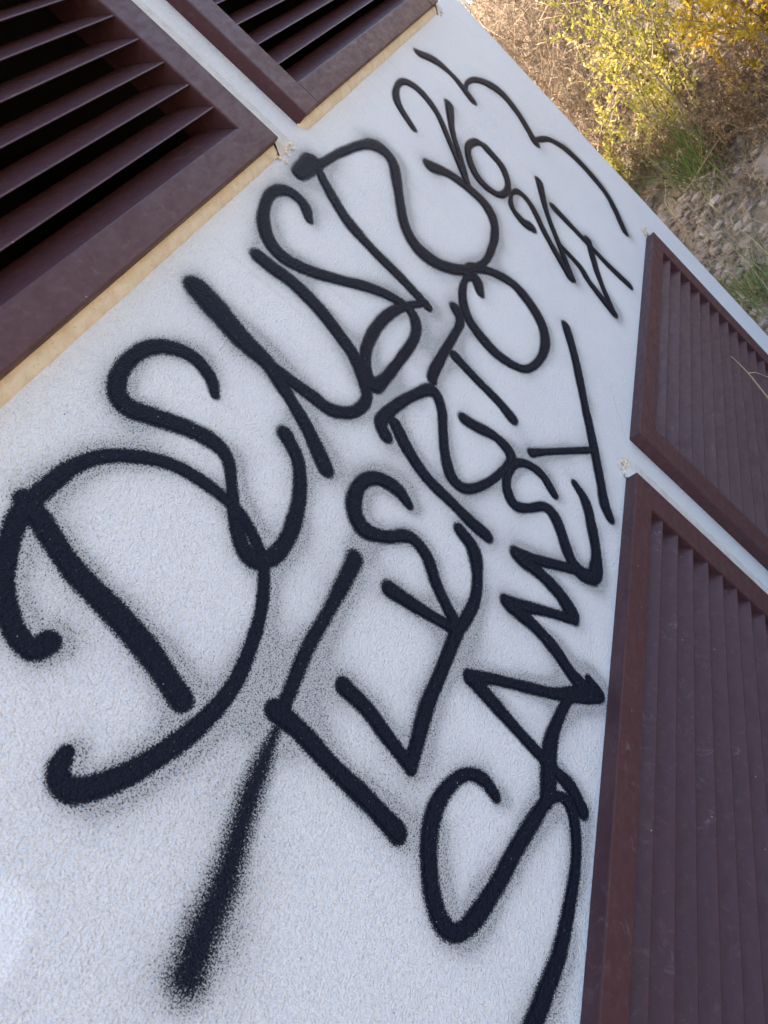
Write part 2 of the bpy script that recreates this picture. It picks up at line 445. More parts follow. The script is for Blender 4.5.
def hh(x, y):
    s = (x - 2.25) + 0.12 * max(-6, min(6, y))
    b = min(0.3 * (s + math.sqrt(s * s + 0.06)), 2.7)
    k = max(0.0, min(1.0, (x - 1.3) / 1.2))
    r = 0.09 * vnoise(x * 1.3, y * 1.3) + 0.045 * vnoise(x * 4.1, y * 4.1, 3) + 0.022 * vnoise(x * 11, y * 11, 7)
    far = min(1.0, max(0.0, 1 - (abs(x) + abs(y)) / 60))
    return GZ + b + r * (0.15 + 0.85 * k) * far - 0.012

def axis(lo, hi, step, far):
    a = [lo]
    c = list(np.arange(lo, hi + 1e-6, step))
    s = step; v = lo; left = []
    while v > -far:
        s *= 1.35; v -= s; left.append(v)
    s = step; v = c[-1]; right = []
    while v < far:
        s *= 1.35; v += s; right.append(v)
    return np.array(left[::-1] + c + right)
gx = axis(1.4, 6.4, 0.035, 900)
gy = axis(-2.0, 2.6, 0.035, 900)
gv = [(x, y, hh(x, y)) for x in gx for y in gy]
ny = len(gy)
gf = [(i * ny + j, (i + 1) * ny + j, (i + 1) * ny + j + 1, i * ny + j + 1) for i in range(len(gx) - 1) for j in range(ny - 1)]
ground = link_mesh('ground', gv, gf, M_SOIL, smooth=True)
tag(ground, 'dry stony earth bank rising beyond the wall corner', 'ground', kind='structure')

# ------------------------------------------------------------------ building
bld = empty('utility_building', (0.0, 0.0, GZ))
tag(bld, 'low white stucco building with maroon louvred vents and black graffiti', 'building')
IZ = -GZ        # children use world coordinates minus the base
def place(o):
    """shift geometry that was modelled in world coordinates into the building's frame"""
    o.matrix_parent_inverse = Matrix.Translation((0, 0, -GZ))
    return o

XL, XR, ZB, ZT, DEP = -2.6, 1.585, -1.0, 2.02, 4.2
VW, VH, VT = 1.166, 0.763, 0.030
ST, RL = 0.076, 0.055            # stile and rail widths
VENTS = [('upper_near', -1.166, 1.0), ('upper_far', 0.145, 1.0), ('lower_far', 0.145, -VH), ('lower_near', -1.166, -VH)]

# --- spray density on the central panel
def spline(P, step):
    P = np.array(P, float)
    Q = np.vstack([2 * P[0] - P[1], P, 2 * P[-1] - P[-2]])
    out = []
    for i in range(1, len(Q) - 2):
        p0, p1, p2, p3 = Q[i - 1], Q[i], Q[i + 1], Q[i + 2]
        L = np.hypot(*(p2[:2] - p1[:2]))
        m = max(2, int(L / step))
        t = np.linspace(0, 1, m, endpoint=False)[:, None]
        out.append(0.5 * ((2 * p1) + (-p0 + p2) * t + (2 * p0 - 5 * p1 + 4 * p2 - p3) * t ** 2 + (-p0 + 3 * p1 - 3 * p2 + p3) * t ** 3))
    out.append(P[-1:])
    return np.vstack(out)
def sputter(C, seed):
    n = np.array([mnoise.noise(Vector((a * 22, b * 22, seed))) + .6 * mnoise.noise(Vector((a * 90, b * 90, seed + 9))) for a, b, _ in C])
    C = C.copy(); C[:, 2] *= 1 + 0.09 * n
    return C
CURVES = [(k, so, mi, spline([(a / 1000, b / 1000, c * 1.04 / 1000) for a, b, c in L], 0.004)) for k, so, mi, L in STROKES]
CURVES = [(k, so, mi, sputter(C * np.array([1, 1, 1.62 if so > 2 else (1.08 if C[:, 0].mean() < -0.45 else 0.98)]), q)) for q, (k, so, mi, C) in enumerate(CURVES)]

def sdf(px, pz, C, ox=0.0, oz=0.0, grow=1.0):
    """distance to a swept disc minus its radius, plus the local radius"""
    best = np.full(px.shape, 9.0, np.float32); rad = np.full(px.shape, 0.01, np.float32)
    for a, b, r in C:
        d = np.hypot(px - (a + ox), pz - (b + oz)) - r * grow
        k = d < best
        best[k] = d[k]; rad[k] = r
    return best, rad

px_ = [-1.45]
while px_[-1] < XR - 0.004:
    t = (px_[-1] + 1.45) / 3.0
    px_.append(px_[-1] + 0.0026 + 0.0034 * t)
px_[-1] = XR
PX = np.array(px_); PZ = np.linspace(-0.03, 1.03, 330)
GX, GZZ = np.meshgrid(PX, PZ, indexing='ij')
core = np.zeros(GX.shape); mist = np.zeros(GX.shape)
kx, kz = np.arange(-1.5, 1.7, .03), np.arange(-.1, 1.1, .03)
low = np.array([[mnoise.noise(Vector((x * 7, z * 7, 2))) + .6 * mnoise.noise(Vector((x * 18, z * 18, 5))) for z in kz] for x in kx])
ia = np.clip((GX - kx[0]) / .03, 0, len(kx) - 2); ja = np.clip((GZZ - kz[0]) / .03, 0, len(kz) - 2)
i_, j_ = ia.astype(int), ja.astype(int); u_, w_ = ia - i_, ja - j_
MOD = np.clip(1 + .75 * ((low[i_, j_] * (1 - u_) + low[i_ + 1, j_] * u_) * (1 - w_) + (low[i_, j_ + 1] * (1 - u_) + low[i_ + 1, j_ + 1] * u_) * w_), .45, 1.6)
for k, so, mi, C in CURVES:
    mg = 0.16
    i0, i1 = np.searchsorted(PX, [C[:, 0].min() - mg, C[:, 0].max() + mg])
    j0, j1 = np.searchsorted(PZ, [C[:, 1].min() - mg, C[:, 1].max() + mg])
    sx, sz = GX[i0:i1, j0:j1], GZZ[i0:i1, j0:j1]
    fx_ = 1.0 + 0.55 * np.clip((C[:, 0].mean() + 0.6) / 1.5, 0, 1)      # held further away towards the corner
    d, r = sdf(sx, sz, C)
    e = (0.52 * r + 0.0028) * (min(so, 1.6) if so < 2 else 2.1)
    s = np.clip(0.5 - d / (2 * e) , 0, 1)
    c = s * s * (3 - 2 * s) * (1.08 if so < 2.0 else 0.92)
    core[i0:i1, j0:j1] = np.maximum(core[i0:i1, j0:j1], c)
    d2, r2 = sdf(sx, sz, C[::2], 0.004, -0.006)
    m = 0.46 * min(1.1, mi + .15) * np.exp(-np.maximum(d2, 0) / ((0.5 * np.minimum(r2, .016) + 0.0125 * so) * fx_))
    m = m * MOD[i0:i1, j0:j1]
    mist[i0:i1, j0:j1] = 1 - (1 - mist[i0:i1, j0:j1]) * (1 - m)
spray = np.maximum(core, np.minimum(mist, 0.455))

# --- front wall mesh: dense painted panel + plain pieces round the vents (shared plane, no overlaps)
verts = np.stack([GX.ravel(), np.zeros(GX.size), GZZ.ravel()], 1)
nz = len(PZ)
ii, jj = np.meshgrid(np.arange(len(PX) - 1), np.arange(nz - 1), indexing='ij')
a = (ii * nz + jj).ravel()
faces = np.stack([a, a + nz, a + nz + 1, a + 1], 1)
WV = verts.tolist(); WF = faces.tolist(); SP = spray.ravel().tolist()
def rect(x0, x1, z0, z1):
    b = len(WV)
    WV.extend([(x0, 0, z0), (x1, 0, z0), (x1, 0, z1), (x0, 0, z1)])
    SP.extend([0.0] * 4)
    WF.append([b, b + 1, b + 2, b + 3])
zt, zb = 1.03, -0.03
rect(XL, PX[0], zb, zt)
for z0, z1 in ((zt, ZT), (ZB, zb)):
    rect(XL, -1.166 + .03, z0, z1)
    rect(-.03, .145 + .03, z0, z1)
    rect(1.311 - .03, XR, z0, z1)
rect(-1.136, -.03, 1 + VH - .03, ZT); rect(.175, 1.281, 1 + VH - .03, ZT)
rect(-1.136, -.03, ZB, -VH + .03); rect(.175, 1.281, ZB, -VH + .03)
wall = link_mesh('front_wall', WV, WF, M_WALL, bld)
wall.data.attributes.new('spray', 'FLOAT', 'POINT').data.foreach_set('value', SP)
place(wall)
tag(wall, 'white rough stucco front wall sprayed with black graffiti')

bm = bmesh.new()
# rounded plaster arris where the front meets the side wall
def side_box(x0, x1, y0, y1, z0, z1, name, mat):
    b = bmesh.new()
    bm_box(b, x0, x1, y0, y1, z0, z1, 0.004)
    o = from_bm(name, b, mat, bld); place(o); return o
bm.free()
side_box(XR - 0.18, XR - 0.0005, 0.004, DEP, ZB, ZT, 'side_wall', M_WALL)
side_box(XL + 0.0005, XL + 0.18, 0.004, DEP, ZB, ZT, 'side_wall', M_WALL)
side_box(XL + 0.19, XR - 0.19, DEP - 0.18, DEP, ZB, ZT, 'back_wall', M_WALL)
side_box(XL - 0.03, XR + 0.03, -0.03, DEP + 0.03, ZT + 0.002, ZT + 0.14, 'roof', M_ROOF)

# --- louvred vents
PITCH, NS = 0.0513, 13
def slat_bm(w):
    b = bmesh.new()
    # profile in (y, z): lip at the front bottom, blade rising inwards, small hooked nose
    th = math.radians(45); L = 0.072; t = 0.0020
    dy, dz = math.cos(th), math.sin(th)
    prof = [(0.0, -0.0016), (0.0, 0.0008), (L * dy, L * dz), (L * dy + t * dz, L * dz - t * dy), (0.0022, -0.0016), (0.0008, -0.0016)]
    va = [b.verts.new((0, y, z)) for y, z in prof]
    vb = [b.verts.new((w, y, z)) for y, z in prof]
    k = len(prof)
    for i in range(k):
        b.faces.new((va[i], va[(i + 1) % k], vb[(i + 1) % k], vb[i]))
    b.faces.new(va[::-1]); b.faces.new(vb)
    bmesh.ops.recalc_face_normals(b, faces=b.faces)
    return b

def frame_bm(seam):
    b = bmesh.new()
    y0, y1, bv = -VT, 0.05, 0.0032
    if seam:
        bm_box(b, 0, ST, y0, y1, 0, VH, bv)
        bm_box(b, VW - ST, VW, y0, y1, 0, VH, bv)
        bm_box(b, ST + .0008, VW - ST - .0008, y0 + 0.0005, y1, 0.0004, RL, bv)
        bm_box(b, ST + .0008, VW - ST - .0008, y0 + 0.0005, y1, VH - RL, VH - 0.0004, bv)
        return b
    O = [(0, 0), (VW, 0), (VW, VH), (0, VH)]
    I = [(ST, RL), (VW - ST, RL), (VW - ST, VH - RL), (ST, VH - RL)]
    lay = {}
    for nm, P in (('o', O), ('i', I)):
        for y in (y0, y1):
            lay[nm, y] = [b.verts.new((x, y, z)) for x, z in P]
    for k in range(4):
        q = (k + 1) % 4
        b.faces.new((lay['o', y0][k], lay['o', y0][q], lay['i', y0][q], lay['i', y0][k]))
        b.faces.new((lay['o', y1][k], lay['i', y1][k], lay['i', y1][q], lay['o', y1][q]))
        b.faces.new((lay['o', y0][k], lay['o', y1][k], lay['o', y1][q], lay['o', y0][q]))
        b.faces.new((lay['i', y0][k], lay['i', y0][q], lay['i', y1][q], lay['i', y1][k]))
    bmesh.ops.recalc_face_normals(b, faces=b.faces)
    ed = [e for e in b.edges if len(e.link_faces) == 2 and e.calc_face_angle() > .5]
    bmesh.ops.bevel(b, geom=ed, offset=bv, segments=2, affect='EDGES', profile=0.6)
    return b

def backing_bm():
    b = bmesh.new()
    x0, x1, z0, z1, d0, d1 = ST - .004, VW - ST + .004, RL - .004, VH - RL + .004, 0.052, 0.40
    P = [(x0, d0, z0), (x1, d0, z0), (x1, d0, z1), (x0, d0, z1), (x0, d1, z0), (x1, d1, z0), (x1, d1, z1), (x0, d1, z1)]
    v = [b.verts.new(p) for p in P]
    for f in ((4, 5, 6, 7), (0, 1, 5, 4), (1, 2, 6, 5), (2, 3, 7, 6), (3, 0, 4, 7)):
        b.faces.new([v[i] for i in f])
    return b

def bead_bm(pts_fn, L, n, seed):
    """mortar fillet: cross-section from the frame side to the wall, swept along L with a wavy edge"""
    b = bmesh.new(); R = random.Random(seed)
    rows = []
    for i in range(n + 1):
        t = i / n
        wv = mnoise.noise(Vector((t * L * 9, seed, 0))) * 0.5 + mnoise.noise(Vector((t * L * 40, seed, 5))) * 0.25 + mnoise.noise(Vector((t * L * 130, seed, 9))) * 0.15
        rows.append([b.verts.new(p) for p in pts_fn(t * L, wv)])
    for i in range(n):
        for j in range(len(rows[0]) - 1):
            b.faces.new((rows[i][j], rows[i + 1][j], rows[i + 1][j + 1], rows[i][j + 1]))
    return b

slat_mesh = None
for vi, (nm, vx, vz) in enumerate(VENTS):
    v = empty('louvred_vent', (vx, 0, vz - GZ), bld)
    tag(v, {'upper_near': 'maroon louvred vent above the big D, open slats seen from below',
            'upper_far': 'second upper maroon louvred vent, nearer the wall corner',
            'lower_far': 'lower maroon louvred vent beside the wall corner',
            'lower_near': 'large lower maroon louvred vent nearest the viewer'}[nm])
    from_bm('frame', frame_bm(nm == 'upper_far'), M_FRAME, v)
    from_bm('backing', backing_bm(), M_VOID, v)
    upper = vz > 0
    for k in range(NS):
        zz = RL + 0.001 + k * PITCH if upper else VH - RL - 0.038 - k * PITCH
        if zz + 0.005 > VH - RL - 0.0: continue
        if slat_mesh is None:
            s = from_bm('slat', slat_bm(VW - 2 * ST + 0.004), M_SLAT, v)
            slat_mesh = s.data
        else:
            s = bpy.data.objects.new('slat', slat_mesh); COL.objects.link(s); s.parent = v
        s.location = (ST - 0.002, -VT + 0.003 + random.uniform(-.0007, .0007), zz)
        s.rotation_euler = (random.uniform(-.012, .012), random.uniform(-.0008, .0008), 0)
    # mortar: right side of every vent, underside of the upper ones
    def right_pts(l, w):
        e = 0.080 + 0.006 * w
        return [(VW - 0.002, -0.020, l), (VW + 0.018, -0.0145 + .0012 * w, l), (VW + 0.042, -0.0075 + .0015 * w, l), (VW + e * .93, -0.0022, l), (VW + e, 0.0015, l)]
    zlo = -0.022 if upper else 0.0
    ln = VH - zlo + (0.0 if upper else 0.006)
    def right_tapered(l, w):
        e = (ln - l) if not upper else l
        k = min(1.0, 0.12 + e / 0.03)
        return [(x, y * k if y < 0 else y, z + zlo + .004 * w) for x, y, z in right_pts(l, w)]
    rb = bead_bm(right_tapered, ln, 200, 10 + vi)
    if nm != 'lower_far':
        from_bm('mortar_bead', rb, M_GREY, v, True)
    else:
        rb.free()
        rb = bead_bm(lambda l, w: [(VW - .002, -.012, l), (VW + .02 + .004 * w, -.005, l), (VW + .030 + .004 * w, .0015, l)], VH, 120, 30)
        from_bm('mortar_bead', rb, M_CREAM, v, True)
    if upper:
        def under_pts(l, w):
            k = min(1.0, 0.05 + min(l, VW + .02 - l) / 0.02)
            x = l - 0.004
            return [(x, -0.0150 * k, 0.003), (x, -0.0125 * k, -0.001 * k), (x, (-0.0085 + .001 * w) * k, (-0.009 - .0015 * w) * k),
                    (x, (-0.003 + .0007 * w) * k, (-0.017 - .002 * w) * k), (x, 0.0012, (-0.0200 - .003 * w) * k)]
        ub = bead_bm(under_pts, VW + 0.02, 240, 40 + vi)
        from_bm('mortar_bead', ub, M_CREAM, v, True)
    # crumbled mortar lump on the corner of the near vents and the lower far one
    cb = bmesh.new(); R = random.Random(vi)
    cz0 = -0.012 if upper else VH + 0.008
    for q in range(26 if upper else 44):
        r = R.uniform(.0015, .0048)
        mm = Matrix.Translation((VW + R.gauss(.030, .016), -R.uniform(.0, .004), cz0 + R.gauss(0, .008))) @ Matrix.Diagonal((r * 1.5, r * .45, r, 1))
        bmesh.ops.create_icosphere(cb, subdivisions=1, radius=1.0, matrix=mm)
    for vv in cb.verts:
        vv.co += Vector((mnoise.noise(vv.co * 180), mnoise.noise(vv.co * 180 + Vector((5, 5, 5))) * .5, mnoise.noise(vv.co * 180 + Vector((9, 1, 4))))) * 0.003
    from_bm('mortar_crumbs', cb, M_CREAM, v)

# --- painted letters: marching-squares outline of the solid part of each stroke group
def letter_mesh(curves, step=0.0022):
    allp = np.vstack(curves)
    x0, x1 = allp[:, 0].min() - .03, allp[:, 0].max() + .03
    z0, z1 = max(allp[:, 1].min() - .03, 0.004), min(allp[:, 1].max() + .03, .996)
    xs = np.arange(x0, x1, step); zs = np.arange(z0, z1, step)
    X, Z = np.meshgrid(xs, zs, indexing='ij')
    D = np.full(X.shape, 9.0)
    for C in curves:
        i0, i1 = np.searchsorted(xs, [C[:, 0].min() - .03, C[:, 0].max() + .03])
        j0, j1 = np.searchsorted(zs, [C[:, 1].min() - .03, C[:, 1].max() + .03])
        d, _ = sdf(X[i0:i1, j0:j1], Z[i0:i1, j0:j1], C, grow=0.52)
        D[i0:i1, j0:j1] = np.minimum(D[i0:i1, j0:j1], d)
    V = []; F = []; cache = {}
    def vert(key, x, z):
        if key not in cache:
            cache[key] = len(V); V.append((x, z))
        return cache[key]
    ins = D < 0
    anyin = ins[:-1, :-1] | ins[1:, :-1] | ins[1:, 1:] | ins[:-1, 1:]
    for i, j in zip(*np.nonzero(anyin)):
        cs = ((i, j), (i + 1, j), (i + 1, j + 1), (i, j + 1))
        poly = []
        for q in range(4):
            a, b = cs[q], cs[(q + 1) % 4]
            if ins[a]: poly.append(vert(('p',) + a, xs[a[0]], zs[a[1]]))
            if ins[a] != ins[b]:
                lo, hi = (a, b) if a < b else (b, a)
                t = D[lo] / (D[lo] - D[hi])
                poly.append(vert(('e', lo, hi), xs[lo[0]] + t * (xs[hi[0]] - xs[lo[0]]), zs[lo[1]] + t * (zs[hi[1]] - zs[lo[1]])))
        if len(set(poly)) >= 3: F.append(poly)
    return V, F
groups = {}
for k, so, mi, C in CURVES:
    if so > 1.6: continue          # the dusty fading tail is only spray on the wall
    groups.setdefault(k, []).append(C)
for li, (k, cs) in enumerate(groups.items()):
    V, F = letter_mesh(cs)
    y = -0.0004 - 0.00006 * li
    o = link_mesh('graffiti_letter', [(x, y, z) for x, z in V], F, M_LETTER, wall)
    tag(o, LETTER_LABELS[k])

# ------------------------------------------------------------------ vegetation and stones
class Geo:
    def __init__(self):
        self.v = []; self.f = []; self.t = []
    def tube(self, pts, r0, r1, tint, sides=3):
        n = len(pts); base = len(self.v)
        for i, p in enumerate(pts):
            d = (pts[min(i + 1, n - 1)] - pts[max(i - 1, 0)])
            if d.length < 1e-9: d = Vector((0, 0, 1))
            d.normalize()
            u = d.orthogonal().normalized(); w = d.cross(u)
            r = r0 + (r1 - r0) * i / (n - 1)
            for k in range(sides):
                a = 2 * math.pi * k / sides
                q = p + (u * math.cos(a) + w * math.sin(a)) * r
                self.v.append(q[:]); self.t.append(tint)
        for i in range(n - 1):
            for k in range(sides):
                a = base + i * sides + k; b = base + i * sides + (k + 1) % sides
                self.f.append((a, b, b + sides, a + sides))
    def leaf(self, p, d, n, L, W, tint):
        d = d.normalized(); s = d.cross(n)
        if s.length < 1e-6: s = d.orthogonal()
        s.normalize(); up = s.cross(d)
        b = len(self.v)
        c = p + d * L * .45 - up * W * .18
        for q in (p, c + s * W * .5 + up * W * .25, p + d * L - up * L * .12, c - s * W * .5 + up * W * .25, c):
            self.v.append(q[:]); self.t.append(tint)
        self.f += [(b, b + 1, b + 4), (b + 1, b + 2, b + 4), (b + 2, b + 3, b + 4), (b + 3, b, b + 4)]
    def blade(self, p, d, L, W, droop, tint, seg=6):
        d = d.normalized()
        side = d.cross(Vector((0, 0, 1)))
        if side.length < 1e-4: side = Vector((1, 0, 0))
        side = (Matrix.Rotation(random.uniform(-.8, .8), 3, d) @ side).normalized()
        fold = side.cross(d)
        b = len(self.v); q = p.copy(); dd = d.copy()
        for i in range(seg + 1):
            t = i / seg; w = W * (1 - t ** 1.8) * .5 + 0.0002
            for s in (q - side * w, q + fold * w * .5, q + side * w):
                self.v.append(s[:]); self.t.append(tint)
            q = q + dd * (L / seg)
            dd = (dd + Vector((0, 0, -droop / seg))).normalized()
        for i in range(seg):
            for k in range(2):
                a = b + i * 3 + k
                self.f.append((a, a + 1, a + 4, a + 3))
    def build(self, name, mat, parent=None, origin=None):
        if origin is not None:
            ox, oy, oz = origin
            self.v = [(x - ox, y - oy, z - oz) for x, y, z in self.v]
        o = link_mesh(name, self.v, self.f, mat, parent)
        o.data.attributes.new('tint', 'FLOAT', 'POINT').data.foreach_set('value', self.t)
        return o

def rv(s=1.0):
    return Vector((random.gauss(0, s), random.gauss(0, s), random.gauss(0, s)))
def on(x, y, dz=0.0):
    return Vector((x, y, hh(x, y) + dz))
def wander(p, d, L, n, curl, grav):
    pts = [p.copy()]; d = d.normalized()
    for i in range(n):
        d = (d + rv(curl) + Vector((0, 0, grav))).normalized()
        p = p + d * (L / n); pts.append(p.copy())
    return pts

def leafy_bush(name, label, cat, root, H, spread, nst, mat_leaf, leafL, per, lean=(0, 0), bare=0.15, tmean=.5, group=None, nroots=1, rspread=.1):
    o = empty(name, root)
    tag(o, label, cat, group)
    br, lf = Geo(), Geo()
    for s in range(nst):
        a = random.uniform(0, 2 * math.pi); k = spread * math.sqrt(random.random())
        d = Vector((math.cos(a) * k + lean[0], math.sin(a) * k + lean[1], 1))
        rp = Vector((random.gauss(0, rspread), random.gauss(0, rspread), 0))
        rp = on(root[0] + rp.x, root[1] + rp.y, -.02)
        L = H * random.uniform(.55, 1.05)
        pts = wander(rp, d, L, 9, .07, .0)
        br.tube(pts, .007 * H + .002, .0015, random.uniform(.1, .6))
        shoots = [(pts, 3)]
        for q in range(random.randint(7, 11)):
            i = random.randint(2, 8)
            base = pts[i]; dd = (pts[min(i + 1, 9)] - pts[i - 1]).normalized() + rv(.55)
            sp = wander(base, dd, L * random.uniform(.18, .42), 6, .09, .03)
            br.tube(sp, .0035, .0010, random.uniform(.1, .7))
            shoots.append((sp, 0))
        ct = min(1, max(0, random.gauss(tmean, .16)))
        for sp, st in shoots:
            n = len(sp)
            m = int(per * (1.6 if st else 1.0))
            for q in range(m):
                t = st / n + (1 - st / n) * random.random() ** .8
                if t < bare: continue
                x = t * (n - 1); i = min(int(x), n - 2)
                p = sp[i].lerp(sp[i + 1], x - i)
                ax = (sp[i + 1] - sp[i]).normalized()
                dd = ax * random.uniform(.2, .9) + rv(.6)
                l = leafL * random.uniform(.55, 1.25)
                lf.leaf(p + rv(.004), dd, rv() + Vector((0, 0, .8)), l, l * random.uniform(.35, .55), min(1, max(0, random.gauss(ct, .2))))
    br.build('branches', M_TWIG, o, root)
    lf.build('foliage', mat_leaf, o, root)
    return o

def dry_brush(name, label, cat, root, H, R, nst, mat, tmean=.5, litter=0, group=None, grav=-.035):
    o = empty(name, root); tag(o, label, cat, group)
    g, lf = Geo(), Geo()
    for s in range(nst):
        a = random.uniform(0, 2 * math.pi); k = R * math.sqrt(random.random())
        rp = on(root[0] + math.cos(a) * k, root[1] + math.sin(a) * k, -.02)
        d = Vector((random.gauss(0, .5), random.gauss(0, .5), 1))
        L = H * random.uniform(.6, 1.25)
        pts = wander(rp, d, L, 9, .13, grav)
        tn = min(1, max(0, random.gauss(tmean, .22)))
        g.tube(pts, random.uniform(.0025, .0048), .0012, tn)
        for q in range(random.randint(5, 9)):
            i = random.randint(2, 9)
            sp = wander(pts[i], (pts[min(9, i + 1)] - pts[i - 1]).normalized() + rv(.6), L * random.uniform(.12, .38), 5, .2, grav)
            g.tube(sp, .0019, .0007, min(1, max(0, tn + random.gauss(0, .15))))
            for w in range(random.randint(0, 3)):
                j = random.randint(1, 5)
                s2 = wander(sp[j], rv(1) + Vector((0, 0, .3)), L * random.uniform(.05, .14), 3, .2, 0)
                g.tube(s2, .0013, .0006, min(1, max(0, tn + random.gauss(0, .2))))
            if litter:
                for w in range(litter):
                    p = random.choice(sp) + rv(.012)
                    l = random.uniform(.008, .02)
                    lf.leaf(p, rv(), rv(), l, l * .5, min(1, max(0, random.gauss(tmean, .25))))
    g.build('branches', mat, o, root)
    if litter: lf.build('foliage', M_BROWN, o, root)
    return o

def grass(name, label, cat, root, R, n, L, mat, W=.006, droop=.8, group=None, tmean=.45, lean=(0, 0), kind=None, pos=None):
    o = None
    g = Geo()
    for s in range(n):
        if pos: x, y = random.choice(pos); x += random.gauss(0, R); y += random.gauss(0, R)
        else:
            x, y = root[0] + random.gauss(0, R), root[1] + random.gauss(0, R)
        if x < XR + .03 and y > -.02: continue
        d = Vector((random.gauss(lean[0], .35), random.gauss(lean[1], .35), 1))
        g.blade(on(x, y, -.01), d, L * random.uniform(.45, 1.2), W * random.uniform(.6, 1.2), droop * random.uniform(.4, 1.5), min(1, max(0, random.gauss(tmean, .25))))
    o = g.build(name, mat, None, root)
    o.location = root
    tag(o, label, cat, group, kind)
    return o

# stones -----------------------------------------------------------
ICO = None
def stone(geo, p, r, tint, sub=1):
    b = bmesh.new()
    bmesh.ops.create_icosphere(b, subdivisions=sub, radius=1.0)
    sc = Vector((random.uniform(.7, 1.4), random.uniform(.7, 1.3), random.uniform(.4, .8)))
    Q = Matrix.Rotation(random.uniform(0, 6.28), 3, 'Z') @ Matrix.Rotation(random.gauss(0, .5), 3, 'X')
    off = rv(50); base = len(geo.v)
    for v in b.verts:
        k = 1 + .38 * mnoise.noise(v.co * 1.6 + off)
        c = v.co * k
        # chipped flats
        c.x = max(-.8, min(.75, c.x)); c.z = max(-.8, min(.7, c.z))
        c = Q @ Vector((c.x * sc.x, c.y * sc.y, c.z * sc.z)) * r + p
        geo.v.append(c[:]); geo.t.append(tint)
    for f in b.faces:
        geo.f.append(tuple(base + v.index for v in f.verts))
    b.free()

rub = Geo()
cnt = 0
while cnt < 9000:
    x = random.triangular(1.62, 4.4, 2.3); y = random.triangular(-1.2, 1.4, .1)
    if vnoise(x * 1.7, y * 1.7, 20) + .22 < random.uniform(-.5, .6): continue
    r = min(.030, .0036 * random.paretovariate(1.2))
    stone(rub, on(x, y, r * .15), r, min(1, max(0, random.gauss(.45, .28))), 1)
    cnt += 1
o = rub.build('rubble', M_STONE, None, (0, 0, 0))
tag(o, 'loose grey brown rubble scattered over the earth bank', 'rubble', kind='stuff')

# big plants on the bank
leafy_bush('leafy_bush', 'lime green bush with pale upright shoots in the middle of the bank', 'bush', on(3.25, 0.00), 1.0, .36, 17, M_LIME, .025, 32, lean=(.06, .06), tmean=.58, rspread=.15)
leafy_bush('leafy_bush', 'golden yellow bush at the right hand end of the bank', 'bush', on(3.20, -0.63), 1.0, .36, 30, M_YELLOW, .028, 40, lean=(.1, -.05), tmean=.6, rspread=.16)
leafy_bush('leafy_bush', 'low lime green shoots beside the white wall edge', 'bush', on(3.12, 0.46), .36, .4, 10, M_LIME, .02, 22, tmean=.4, rspread=.12)
dry_brush('dry_bramble', 'tall tangled brown dry bramble at the top of the wall edge', 'bramble', on(4.20, .62), .95, .42, 170, M_TWIG, .5, 3)
dry_brush('dry_bramble', 'grey brown dry bramble behind the lime green bush', 'bramble', on(4.30, .05), .95, .42, 110, M_TWIG, .42, 2)
dry_brush('dry_bramble', 'low pale dry twigs between the wall edge and the lime green bush', 'bramble', on(3.62, .50), .62, .24, 110, M_TWIG, .62, 1)
dry_brush('dry_shrub', 'reddish brown dry shrub below the golden yellow bush', 'shrub', on(2.98, -.24), .28, .22, 120, M_BROWN, .5, 6)
dry_brush('dry_shrub', 'small rusty dry shrub at the foot of the lime green bush', 'shrub', on(3.18, .16), .28, .17, 60, M_BROWN, .55, 5)
# more growth up the bank, seen only through gaps
leafy_bush('leafy_bush', 'dark green bush half hidden high on the bank', 'bush', on(4.0, -.35), .8, .5, 14, M_GRASS, .03, 30, tmean=.35, rspread=.2)
dry_brush('dry_bramble', 'dry bramble high on the bank above the golden bush', 'bramble', on(4.5, -.55), .9, .5, 90, M_TWIG, .5, 3)
grass('grass_tuft', 'green grass tuft in front of the rusty dry shrub', 'grass tuft', on(2.92, .04),   .07, 170, .36, M_GRASS, .006, .7, tmean=.5)
grass('grass_tuft', 'green and straw coloured grass tuft at the right edge by the wall', 'grass tuft', on(2.12, .02), .09, 130, .26, M_GRASS, .006, 1.0, tmean=.55)
grass('grass_tuft', 'thin grass tuft at the foot of the pale dry twigs', 'grass tuft', on(3.15, .42), .09, 90, .26, M_GRASS, .005, .7, tmean=.6)
grass('dry_grass', 'sparse straw grass scattered over the stony bank', 'dry grass', on(3.0, .1), .30, 1900, .15, M_STRAW, .003, 1.3, kind='stuff', pos=[(2.2, .1), (2.4, .1), (2.5, .2), (2.7, .0), (2.2, .05), (2.6, .25), (2.9, .35), (3.3, .45), (2.5, -.1), (3.6, .1), (3.2, .0), (3.9, .4), (4.3, .1)])
def stalk(label, p, d, L, droop, w=.0028, fork=False):
    g = Geo()
    pts = [p.copy()]; dd = d.normalized()
    for i in range(10):
        pts.append(pts[-1] + dd * L / 10); dd = (dd + Vector((0, 0, -droop / 10)) + rv(.015)).normalized()
    g.tube(pts, w, w * .45, random.uniform(.4, .9), 5)
    if fork:
        sp = wander(pts[6], dd + Vector((.1, -.6, .3)), L * .3, 5, .03, -.02); g.tube(sp, w * .6, w * .25, .7, 4)
    o = g.build('dry_stalk', M_STRAW, None, p[:]); o.location = p
    tag(o, label, 'stalk', 'dry grass stalks by the wall'); return o

